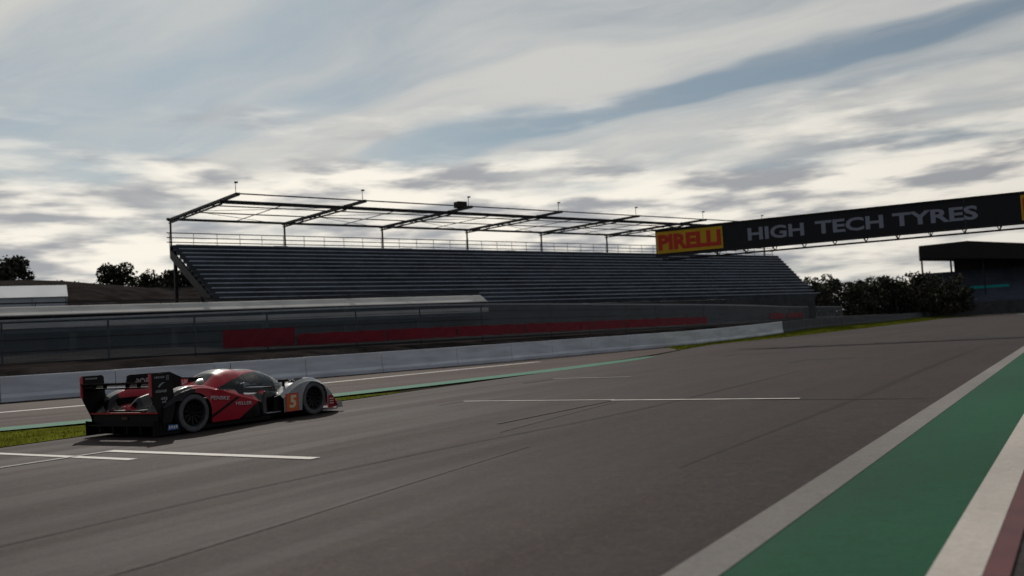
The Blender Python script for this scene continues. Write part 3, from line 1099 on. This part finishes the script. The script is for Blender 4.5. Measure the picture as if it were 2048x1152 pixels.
def glass_mat():
    mt = bpy.data.materials.new('tinted_glass')
    mt.use_nodes = True
    nt = mt.node_tree
    nt.nodes.remove(nt.nodes['Principled BSDF'])
    q = NT(nt)
    tr = q.n('ShaderNodeBsdfTransparent')
    tr.inputs[0].default_value = (.74, .77, .82, 1)
    gl = q.n('ShaderNodeBsdfGlossy')
    gl.inputs[0].default_value = (1, 1, 1, 1)
    gl.inputs['Roughness'].default_value = .03
    fr = q.n('ShaderNodeFresnel')
    fr.inputs[0].default_value = 1.5
    mx = q.n('ShaderNodeMixShader')
    q.put(mx.inputs[0], fr.outputs[0])
    nt.links.new(tr.outputs[0], mx.inputs[1])
    nt.links.new(gl.outputs[0], mx.inputs[2])
    nt.links.new(mx.outputs[0], nt.nodes['Material Output'].inputs[0])
    return mt


C_GLASS = glass_mat()
car = thing('race_car', 'red, black and silver prototype race car with a tall rear wing and number 5', 'race car', (-6.72, 16.9, .012), math.radians(60))
FL = .13
WB = 3.148
AR = .385


def I(x, pts):
    xs, zs = zip(*pts)
    return np.interp(x, xs, zs)


def S(v, a, b):
    t = np.clip((v - a) / (b - a), 0, 1)
    return t * t * (3 - 2 * t)


def smooth_curve(pts, n=200):
    """monotone-ish smooth resample of a profile for rounder outlines"""
    xs = np.array([p[0] for p in pts])
    zs = np.array([p[1] for p in pts])
    X = np.linspace(xs[0], xs[-1], n)
    Z = np.interp(X, xs, zs)
    w = max(3, n // 30)
    k = np.hanning(2 * w + 1)
    k /= k.sum()
    Zp = np.concatenate([2 * Z[0] - Z[1:w + 1][::-1], Z, 2 * Z[-1] - Z[-w - 1:-1][::-1]])
    return list(zip(X, np.convolve(Zp, k, 'valid')))


ZF = smooth_curve([(2.22, .50), (2.36, .58), (2.5, .665), (2.68, .745), (2.88, .795), (3.06, .80), (3.25, .765), (3.44, .685), (3.6, .56), (3.74, .40), (3.84, .24), (3.90, .14)])
ZR = smooth_curve([(-.70, .56), (-.61, .645), (-.45, .735), (-.28, .80), (-.1, .84), (.1, .85), (.3, .83), (.55, .765), (.8, .665), (1.1, .565), (1.4, .485), (1.62, .425), (1.82, .33)])
ZC = smooth_curve([(.55, .70), (.8, .82), (.96, .93), (1.10, 1.03), (1.3, 1.095), (1.5, 1.105), (1.68, 1.075), (1.8, 1.08), (2.05, 1.07), (2.3, 1.02), (2.55, .93), (2.8, .80), (3.07, .64)])
WC = [(.55, .40), (1.0, .56), (1.5, .655), (2.0, .66), (2.4, .60), (2.75, .46), (3.0, .24), (3.07, .12)]
ZD = smooth_curve([(-.74, .42), (-.5, .46), (0, .53), (.5, .60), (.9, .655), (1.4, .665), (1.75, .645), (2.0, .63), (2.3, .62), (2.6, .63), (3.0, .62), (3.3, .555), (3.6, .45), (3.9, .30), (4.08, .17)])
WD = [(-.74, .95), (.4, .97), (.6, 1.03), (1.56, 1.03), (1.66, .95), (1.78, .86), (2.0, .82), (2.3, .80), (2.5, .74), (2.66, .54), (3.0, .46), (3.6, .42), (4.0, .36), (4.08, .2)]
ZE = smooth_curve([(-.66, .50), (-.45, .68), (-.2, .74), (0, .76), (.5, .83), (.9, .93), (1.3, .98)])


def top_z(x, a):
    """height of the upper bodywork at station x, half-width a"""
    z = np.full(np.broadcast(x, a).shape, FL)
    # deck
    zd = I(x, ZD)
    wd = I(x, WD)
    zr = I(x, ZR)
    side = S(a, .45, .93) * S(x, .25, .6) * (1 - S(x, 1.66, 1.95))
    zdk = zd * (1 - side) + (zr - .01) * side
    rnd = .10 * S(a, wd * .45, wd * 1.0) * S(x, 1.7, 2.4)
    deck = FL + (zdk - rnd - FL) * (1 - S(a, wd - .035, wd + .03))
    deck = np.where((x > -.74) & (x < 4.08), deck, FL)
    z = np.maximum(z, deck)
    # engine cover
    we = I(x, [(-.66, .14), (0, .20), (.5, .28), (1.0, .45), (1.3, .5)])
    eng = deck + np.maximum(I(x, ZE) - zd, 0) * np.exp(-(a / we) ** 2 * 1.1)
    z = np.maximum(z, np.where((x > -.64) & (x < 1.3), eng, FL))
    # canopy
    zc = I(x, ZC)
    wc = I(x, WC)
    u = np.clip(a / wc, 0, 1)
    can = (zd - .01) + np.maximum(zc - zd, 0) * (1 - u ** 2.7) ** .62
    z = np.maximum(z, np.where((x > .55) & (x < 3.07) & (a < wc), can, FL))
    # front fender
    zf = I(x, ZF)
    ff = .30 + (zf - .30) * S(a, .53, .66) - .075 * S(a, .88, .99) - .02 * S(a, .80, .60)
    ff = np.minimum(ff, zf)
    ff = np.where((x > 2.22) & (x < 3.90), np.where(a > .5, ff, FL), FL)
    z = np.maximum(z, ff)
    # rear fender
    rf = .40 + (zr - .40) * S(a, .50, .68) - .05 * S(a, .90, .99)
    rf = np.where((x > -.70) & (x < .9), np.where(a > .45, np.minimum(rf, zr), FL), FL)
    z = np.maximum(z, rf)
    return z


DX = .011
gx = np.arange(-.75, 4.10, DX)
ga = np.concatenate([np.arange(0, .97, DX), [.972, .985]])
AM = .985
GX, GA = np.meshgrid(gx, ga, indexing='ij')
GZ = top_z(GX, GA)
# glass outline on the canopy flank
SIDE_LO = [(.88, .70), (1.3, .655), (2.0, .64), (3.1, .62)]
SIDE_HI = [(.86, .705), (1.1, .80), (1.4, .90), (1.7, .975), (2.0, 1.0), (2.4, .99)]


def region(x, a, z):
    zd = I(x, ZD)
    wc = I(x, WC)
    if .75 < x < 3.07 and a < wc + .012 and z > (zd + .012 if a < wc - .06 else .575):
        edge = 2.02 + .34 * (a / max(wc, .1)) ** 2
        if x > edge + .03:
            return ('windscreen', 1)
        hi = I(x, SIDE_HI)
        if x > .86 and z < hi and a > .28:
            if x > edge - .04:
                return ('cockpit_roof', 'k')
            return ('side_window', 1)
        if x < 1.66 and a < .24:
            return ('cockpit_roof', 'k')
        if x > 1.60 and a < .32:
            return ('cockpit_roof', 'k')
        return ('cockpit_roof', 'r')
    if x > 2.22 and a > .5 and z > .16 and x < 3.92:
        if x > 3.58 and z < .36:
            return ('front_fender', 'r')
        return ('front_fender', 's')
    if x > 2.22:
        return ('nose', 's' if x < 3.4 else 'r')
    if x > 1.60:
        if a > I(x, WD) - .05 or z < .40:
            return ('sidepod', 'k')
        return ('sidepod', 's' if x > 1.95 and a > .55 else ('k' if 1.72 < x < 1.84 and a > .6 else 'r'))
    if x < .9 and a > .47 + .1 * S(x, .2, .9) and z > .47:
        black = x < -.02 - .35 * (a < .70)
        return ('rear_fender', 'k' if black else 'r')
    if x < .55:
        return ('engine_cover', 'k' if (a < .32 and x > -.60) or x < -.68 else 'r')
    if x > 1.50 and a > .85 and z < .40:
        return ('sidepod', 'k')
    return ('sidepod', 'r')


PM = {'r': C_RED, 'k': C_BLACK, 's': C_SILVER, 1: C_GLASS}
PI_ = {'r': 0, 'k': 1, 's': 2, 1: 3}
MATS = [C_RED, C_BLACK, C_SILVER, C_GLASS]
parts = {}
nx, na = GZ.shape
for side in (1, -1):
    for i in range(nx - 1):
        for j in range(na - 1):
            zz = GZ[i:i + 2, j:j + 2]
            if zz.max() < FL + .02 or gx[i] < -.732:
                continue
            x = gx[i] + DX / 2
            a = (ga[j] + ga[j + 1]) / 2
            nm, mk = region(x, a, zz.mean())
            if nm == 'sidepod' and x > 1.5 and zz.max() - zz.min() > .028:
                mk = 'k'
            two = nm in ('front_fender', 'rear_fender', 'side_window', 'sidepod')
            key = (nm, side if two else 0)
            d = parts.setdefault(key, ([], [], {}, []))
            ids = []
            for (p, q_) in ((i, j), (i + 1, j), (i + 1, j + 1), (i, j + 1)):
                kq = (p, q_, side if q_ else 0)
                if kq not in d[2]:
                    d[2][kq] = len(d[0])
                    d[0].append((gx[p], ga[q_] * side, GZ[p, q_]))
                ids.append(d[2][kq])
            d[1].append(ids if side > 0 else ids[::-1])
            d[3].append(PI_[mk])


def panel_color(x, z, front):
    if front:
        if x > 3.56 and z < .37:
            return 'r'
        return 's'
    if x < .02 + (z - .75) * .3 and x < .35 and z > .5:
        return 'k'
    if x < -.30:
        return 'k'
    edge = 1.04 + (z - .14) * 1.75
    if x > edge:
        return 'k'
    # black slash
    t = (x - .40) - (z - .27) * 2.1
    if -.03 < t < .10 and z < .56:
        return 'k'
    return 'r'


# outer flanks with wheel arches, joined to the fender and sidepod parts
for side in (1, -1):
    for front, x0, x1 in ((False, -.70, 1.81), (True, 2.235, 3.89)):
        xs = np.arange(x0, x1, DX)
        prev = None
        NV = 40
        for x in xs:
            zt = float(top_z(np.array(x), np.array(AM)))
            cxw = WB if front else 0.0
            dxw = x - cxw
            zb = .14
            if abs(dxw) < AR:
                zb = max(zb, .355 + math.sqrt(AR * AR - dxw * dxw) - .02)
            if not front and x < -.30:
                zb = max(zb, lerp(.60, .50, S(-x, .36, .70)))
            if front and x > 3.5:
                zb = max(.10, zb if abs(dxw) < AR else .10)
            if front and x < 2.24:
                zb = .14
            zb = min(zb, zt - .012)
            col = []
            for k in range(NV):
                t = k / (NV - 1)
                z = lerp(zb, zt, t)
                bulge = .012 * math.sin(math.pi * min(1, max(0, (z - .14) / .7)))
                yy = AM + bulge * (1 - t)
                if not front and x > 1.45:
                    yy -= .10 * ((x - 1.45) / .36) ** 2
                if front and x > 3.45:
                    yy -= .10 * ((x - 3.45) / .44) ** 2 * (1 - t)
                col.append((x, yy * side, z))
            if prev is not None:
                for k in range(NV - 1):
                    xm, zm = x - DX / 2, (col[k][2] + col[k + 1][2]) / 2
                    nm = 'front_fender' if front else ('rear_fender' if xm < .62 else 'sidepod')
                    d = parts[(nm, side)]
                    o = len(d[0])
                    d[0].extend([prev[k], col[k], col[k + 1], prev[k + 1]])
                    f = (o, o + 1, o + 2, o + 3)
                    d[1].append(f if side < 0 else f[::-1])
                    d[3].append(PI_[panel_color(xm, zm, front)])
            prev = col
part_obj = {}
for (nm, side), (vs, fs, _, mi) in parts.items():
    me = bpy.data.meshes.new(nm)
    me.from_pydata([tuple(map(float, v)) for v in vs], [], [tuple(f) for f in fs])
    for mt in MATS:
        me.materials.append(mt)
    me.polygons.foreach_set('material_index', mi)
    bm = bmesh.new()
    bm.from_mesh(me)
    bmesh.ops.remove_doubles(bm, verts=bm.verts, dist=.0008)
    bm.to_mesh(me)
    bm.free()
    me.polygons.foreach_set('use_smooth', [True] * len(me.polygons))
    me.set_sharp_from_angle(angle=math.radians(48))
    part_obj[(nm, side)] = link(nm, me, car)

# floor, splitter, diffuser
MB().prism([(-.66, -.90), (-.66, .90), (.30, .93), (1.9, .93), (2.15, .72), (2.75, .60), (3.5, .60), (3.5, -.60), (2.75, -.60), (2.15, -.72), (1.9, -.93), (.30, -.93)], .05, .125, 'z').build('floor', C_CARBON, car)
MB().prism([(3.40, -.97), (3.40, .97), (3.86, .97), (4.02, .84), (4.12, .5), (4.16, 0), (4.12, -.5), (4.02, -.84), (3.86, -.97)], .055, .085, 'z').build('splitter', C_SILVER, car)
for s in (1, -1):
    MB().prism([(3.84, .085), (4.03, .085), (4.0, .20), (3.88, .27)], s * .955, s * .975).build('dive_plane', C_SILVER, car)
# black inner tub that closes the car off inside
MB().box((1.55, 0, .33), (3.6, .96, .42)).build('tub', C_CARBON, car)
MB().box((-.30, 0, .30), (.75, 1.04, .34)).build('gearbox_cover', C_CARBON, car)
for s in (1, -1):
    MB().box((1.15, s * .70, .27), (1.1, .40, .28)).build('radiator_duct', C_CARBON, car)
    # vertical vane behind the front wheel
    MB().prism([(1.98, .125), (2.215, .125), (2.215, .50), (2.06, .47)], s * .90, s * .915).build('turning_vane', C_CARBON, car)
    MB().box((2.05, s * .80, .165), (.46, .24, .02)).build('floor_fin', C_GREY, car)
# tail ledge, rear panel, diffuser
MB().box((-.73, 0, .425), (.05, 1.86, .028)).build('tail_lip', C_RED, car)
MB().box((-.70, 0, .28), (.04, 1.80, .25)).build('rear_panel', C_CARBON, car)
mb = MB().prism([(-.84, .205), (-.40, .06), (-.40, .09), (-.84, .235)], -.88, .88)
mb.build('diffuser', C_CARBON, car)
for y in (-.93, -.56, -.19, .19, .56, .93):
    e = abs(y) > .9
    poly = [(-.86, .03), (-.30, .03), (-.30, .14), (-.62, .26), (-.86, .30)] if e else [(-.84, .06), (-.40, .06), (-.40, .10), (-.84, .24)]
    MB().prism(poly, y - .012, y + .012).build('diffuser_strake', C_CARBON, car)
MB().box((-.725, 0, .335), (.02, .16, .05)).build('rain_light', material('rain_light', (.04, .004, .004), .3), car)
MB().prism([(-.58, .105), (-.36, .105), (-.36, .185), (-.56, .20)], -.9605, -.9455).build('decal_panel', C_BLUE, car)
for k in range(4):
    MB().box((-.545 + k * .05, -.9625, .15 + .008 * (k % 2)), (.034, .003, .05)).build('decal_mark', C_WHITE, car)

# wheels
for (x, w, r) in ((0, .34, .355), (WB, .31, .352)):
    for s in (1, -1):
        wr = thing('wheel', None, None, (x, s * (.972 - w / 2), r))
        wr.parent = car
        ho = s * w / 2
        prof = [(.232, .0), (.236, .46 * 1), (.258, .495), (.29, .507), (.318, .50), (.340, .47), (.352, .42), (.355, .3), (.355, 0)]
        pr = [(rr, yy * w) for rr, yy in prof]
        full = pr + [(rr, -yy) for rr, yy in pr[-2::-1]]
        mb = MB().lathe(full, (0, 0, 0), 56)
        # sidewall ring in worn grey
        n = 56
        for b_ in range(len(full) - 1):
            if b_ in (2, 3, 4, len(full) - 4, len(full) - 5, len(full) - 6):
                for k in range(n):
                    mb.mi[b_ * n + k] = 1
        mb.build('tyre', [C_TYRE, C_WALL], wr, smooth=60)
        mb = MB().lathe([(.236, .44 * w), (.225, .46 * w), (.215, .44 * w), (.205, .30 * w), (.195, .10 * w)], (0, 0, 0), 48)
        mb.lathe([(.236, -.44 * w), (.2, -.3 * w), (.195, .10 * w)], (0, 0, 0), 48)
        rim = mb.build('rim', C_RIM, wr, smooth=50)
        mb = MB()
        for k in range(11):
            t = 2 * math.pi * k / 11
            c, sn = math.cos(t), math.sin(t)
            for dt in (-.05, .05):
                c2, s2 = math.cos(t + dt * 1.6), math.sin(t + dt * 1.6)
                mb.bar((.05 * c, s * .30 * w, .05 * sn), (.208 * c2, s * .40 * w, .208 * s2), .016, .02, up=(0, 1, 0))
        mb.build('spokes', C_RIM, wr)
        MB().lathe([(0, s * .36 * w), (.030, s * .36 * w), (.036, s * .32 * w), (.05, s * .26 * w), (.05, 0)], (0, 0, 0), 24).build('wheel_nut', C_PINK if s > 0 else C_CARBON, wr, smooth=40)
        MB().lathe([(0, 0), (.17, 0), (.17, .03), (0, .03)], (0, -s * .01, 0), 32).build('brake_disc', C_RIM, wr, smooth=40)
        MB().lathe([(0, -s * .30 * w), (.19, -s * .30 * w), (.19, -s * .28 * w), (0, -s * .28 * w)], (0, 0, 0), 24).build('hub_backing', C_CARBON, wr)

# fin, wing and endplates
fin = MB().prism([(-.66, 1.09), (-.62, 1.11), (.26, 1.115), (.55, .985), (.93, .965), (1.28, 1.02), (1.3, .9), (.5, .72), (-.10, .56), (-.22, .84), (-.48, .86), (-.60, .885), (-.66, .97)], -.012, .012).build('fin', C_BLACK, car)
MB().prism([(-.70, .84), (-.66, 1.02), (-.60, 1.06), (-.48, 1.06), (-.48, .99), (-.56, .97), (-.60, .86)], -.022, .022).build('swan_neck', C_CARBON, car)
for s in (1, -1):
    MB().prism([(-.72, .84), (-.68, 1.0), (-.60, 1.045), (-.40, .98), (-.30, .72), (-.36, .70), (-.46, .92), (-.58, .97), (-.62, .86)], s * .30 - .012, s * .30 + .012).build('swan_neck', C_CARBON, car) if False else None
foil = [(-.90, .892), (-.80, .898), (-.68, .885), (-.58, .862), (-.56, .853), (-.62, .846), (-.74, .858), (-.86, .882)]
MB().prism(foil, -.935, .935).build('wing_main', C_BLACK, car, smooth=30)
flap = [(-.955, .985), (-.90, .965), (-.855, .935), (-.85, .922), (-.90, .935), (-.955, .972)]
MB().prism(flap, -.935, .935).build('wing_flap', C_BLACK, car, smooth=30)
for y in (-.62, -.31, .31, .62):
    MB().box((-.885, y, .925), (.07, .012, .06)).build('flap_bracket', C_CARBON, car)
EP = [(-.93, 1.10), (-.905, 1.125), (-.50, 1.125), (-.46, 1.09), (-.44, .80), (-.40, .58), (-.44, .40), (-.50, .24), (-.70, .24), (-.74, .38), (-.87, .63), (-.93, .78)]
for s in (1, -1):
    ep = MB().prism(EP, s * .937, s * .962).build('endplate', C_MATT, car)
    MB().prism([(-.934, .74), (-.934, 1.11), (-.895, 1.11), (-.895, .71)], s * .932, s * .967).build('endplate_edge', C_PINK, ep)
    out = s * .9645
    X = (1, 0, 0) if s < 0 else (-1, 0, 0)
    # small pale marks too worn to read
    for (x, z, w, h, n) in ((-.73, 1.045, .22, .035, 6), (-.56, 1.06, .07, .02, 2), (-.56, 1.03, .07, .02, 2), (-.56, 1.0, .07, .02, 2), (-.70, .80, .24, .045, 6), (-.64, .67, .14, .05, 3), (-.64, .61, .10, .04, 2)):
        mb = MB()
        for k in range(n):
            mb.box((x + (k - (n - 1) / 2) * w / n, out, z + .004 * (k % 2)), (w / n * .62, .003, h * (1 if k % 3 else .8)))
        mb.build('decal_mark', C_GREY, ep)
    MB().prism([(-.76, .885), (-.72, .93), (-.66, .955), (-.61, .955), (-.66, .935), (-.70, .905), (-.735, .87)], out - .0015, out + .0015).build('decal_mark', C_GREY, ep)
    mb = MB()
    for k in range(7):
        mb.box((-.83 + k * .036, s * .935, 1.07), (.024, .003, .03))
    mb.build('decal_mark', C_GREY, ep)
    # lettering on the fin, both faces
    lettering('PORSCHE', .16, C_GREY, fin, (-.13, s * .0145, .965), X, (0, 0, 1), .001, 1.05, .74, bold=.006)
    MB().box((.60, s * .0135, .86), (.17, .003, .19)).build('decal_panel', C_PINK, fin)
    lettering('HY', .15, C_WHITE, fin, (.60, s * .0165, .86), X, (0, 0, 1), .001, 1.0, .13, height=.14, bold=.004)
    # flank lettering
    side = part_obj[('sidepod', s)]
    fl = s * 1.001
    lettering('PENSKE', .10, C_WHITE, part_obj[('rear_fender', s)], (.565, fl + s * .006, .575), (X[0], 0, -.10 * X[0] * (1 if s < 0 else 1)), (0, 0, 1), .003, 1.0, .46, shear=.2)
    lettering('HELLER', .09, C_WHITE, side, (1.15, fl + s * .004, .425), (X[0], 0, -.06 * X[0]), (0, 0, 1), .003, 1.0, .40)
    ff = part_obj[('front_fender', s)]
    MB().box((2.46, s * .9985, .325), (.37, .006, .37)).build('number_border', C_PINK, ff)
    MB().box((2.46, s * 1.001, .325), (.33, .006, .33)).build('number_panel', C_ORANGE, ff)
    lettering('5', .34, C_CREAM, ff, (2.46, s * 1.0055, .325), X, (0, 0, 1), .002, 1.0, .20, bold=.012, shear=.12)
    for k in range(3):
        MB().box((3.66, s * .985, .20 + k * .05), (.12, .012, .016)).build('decal_mark', C_WHITE, ff)
    # louvre slots on the fender top and the mirror behind them
    for k in range(4):
        x = 2.66 + k * .07
        MB().box((x, s * .80, float(top_z(np.array(x), np.array(.80))) + .004), (.045, .20, .012)).build('louvre', C_BLACK, ff)
    mir = MB().box((2.42, s * .80, .775), (.15, .17, .06)).build('mirror', C_BLACK, car, bevel=.014)
    MB().box((2.45, s * .78, .70), (.05, .03, .11)).build('stalk', C_CARBON, mir)
    MB().box((2.343, s * .80, .775), (.006, .13, .04)).build('mirror_glass', material('mirror_glass', (.6, .62, .65), .05, 1.0), mir)
    for k in range(2):
        MB().box((3.60 + k * .07, s * .76, float(top_z(np.array(3.60 + k * .07), np.array(.76))) - .01), (.035, .16, .05)).build('headlight', material('headlight', (.75, .78, .8), .1), ff)
# roof fittings
MB().tube([(1.85, .08, 1.07), (1.84, .08, 1.19)], .006, 6).build('antenna', C_CARBON, car)
# inside of the cockpit
MB().box((1.55, 0, .60), (.16, 1.0, .34)).build('bulkhead', C_CARBON, car)
MB().box((1.75, .28, .70), (.14, .38, .42)).build('seat', C_CARBON, car, bevel=.03)
MB().box((2.60, 0, .60), (.20, .85, .10)).build('dashboard', C_CARBON, car)
# exhaust and wheel-well liners
for s in (1, -1):
    for xw in (0, WB):
        MB().box((xw, s * .585, .42), (.86, .02, .52)).build('wheel_well', C_CARBON, car)
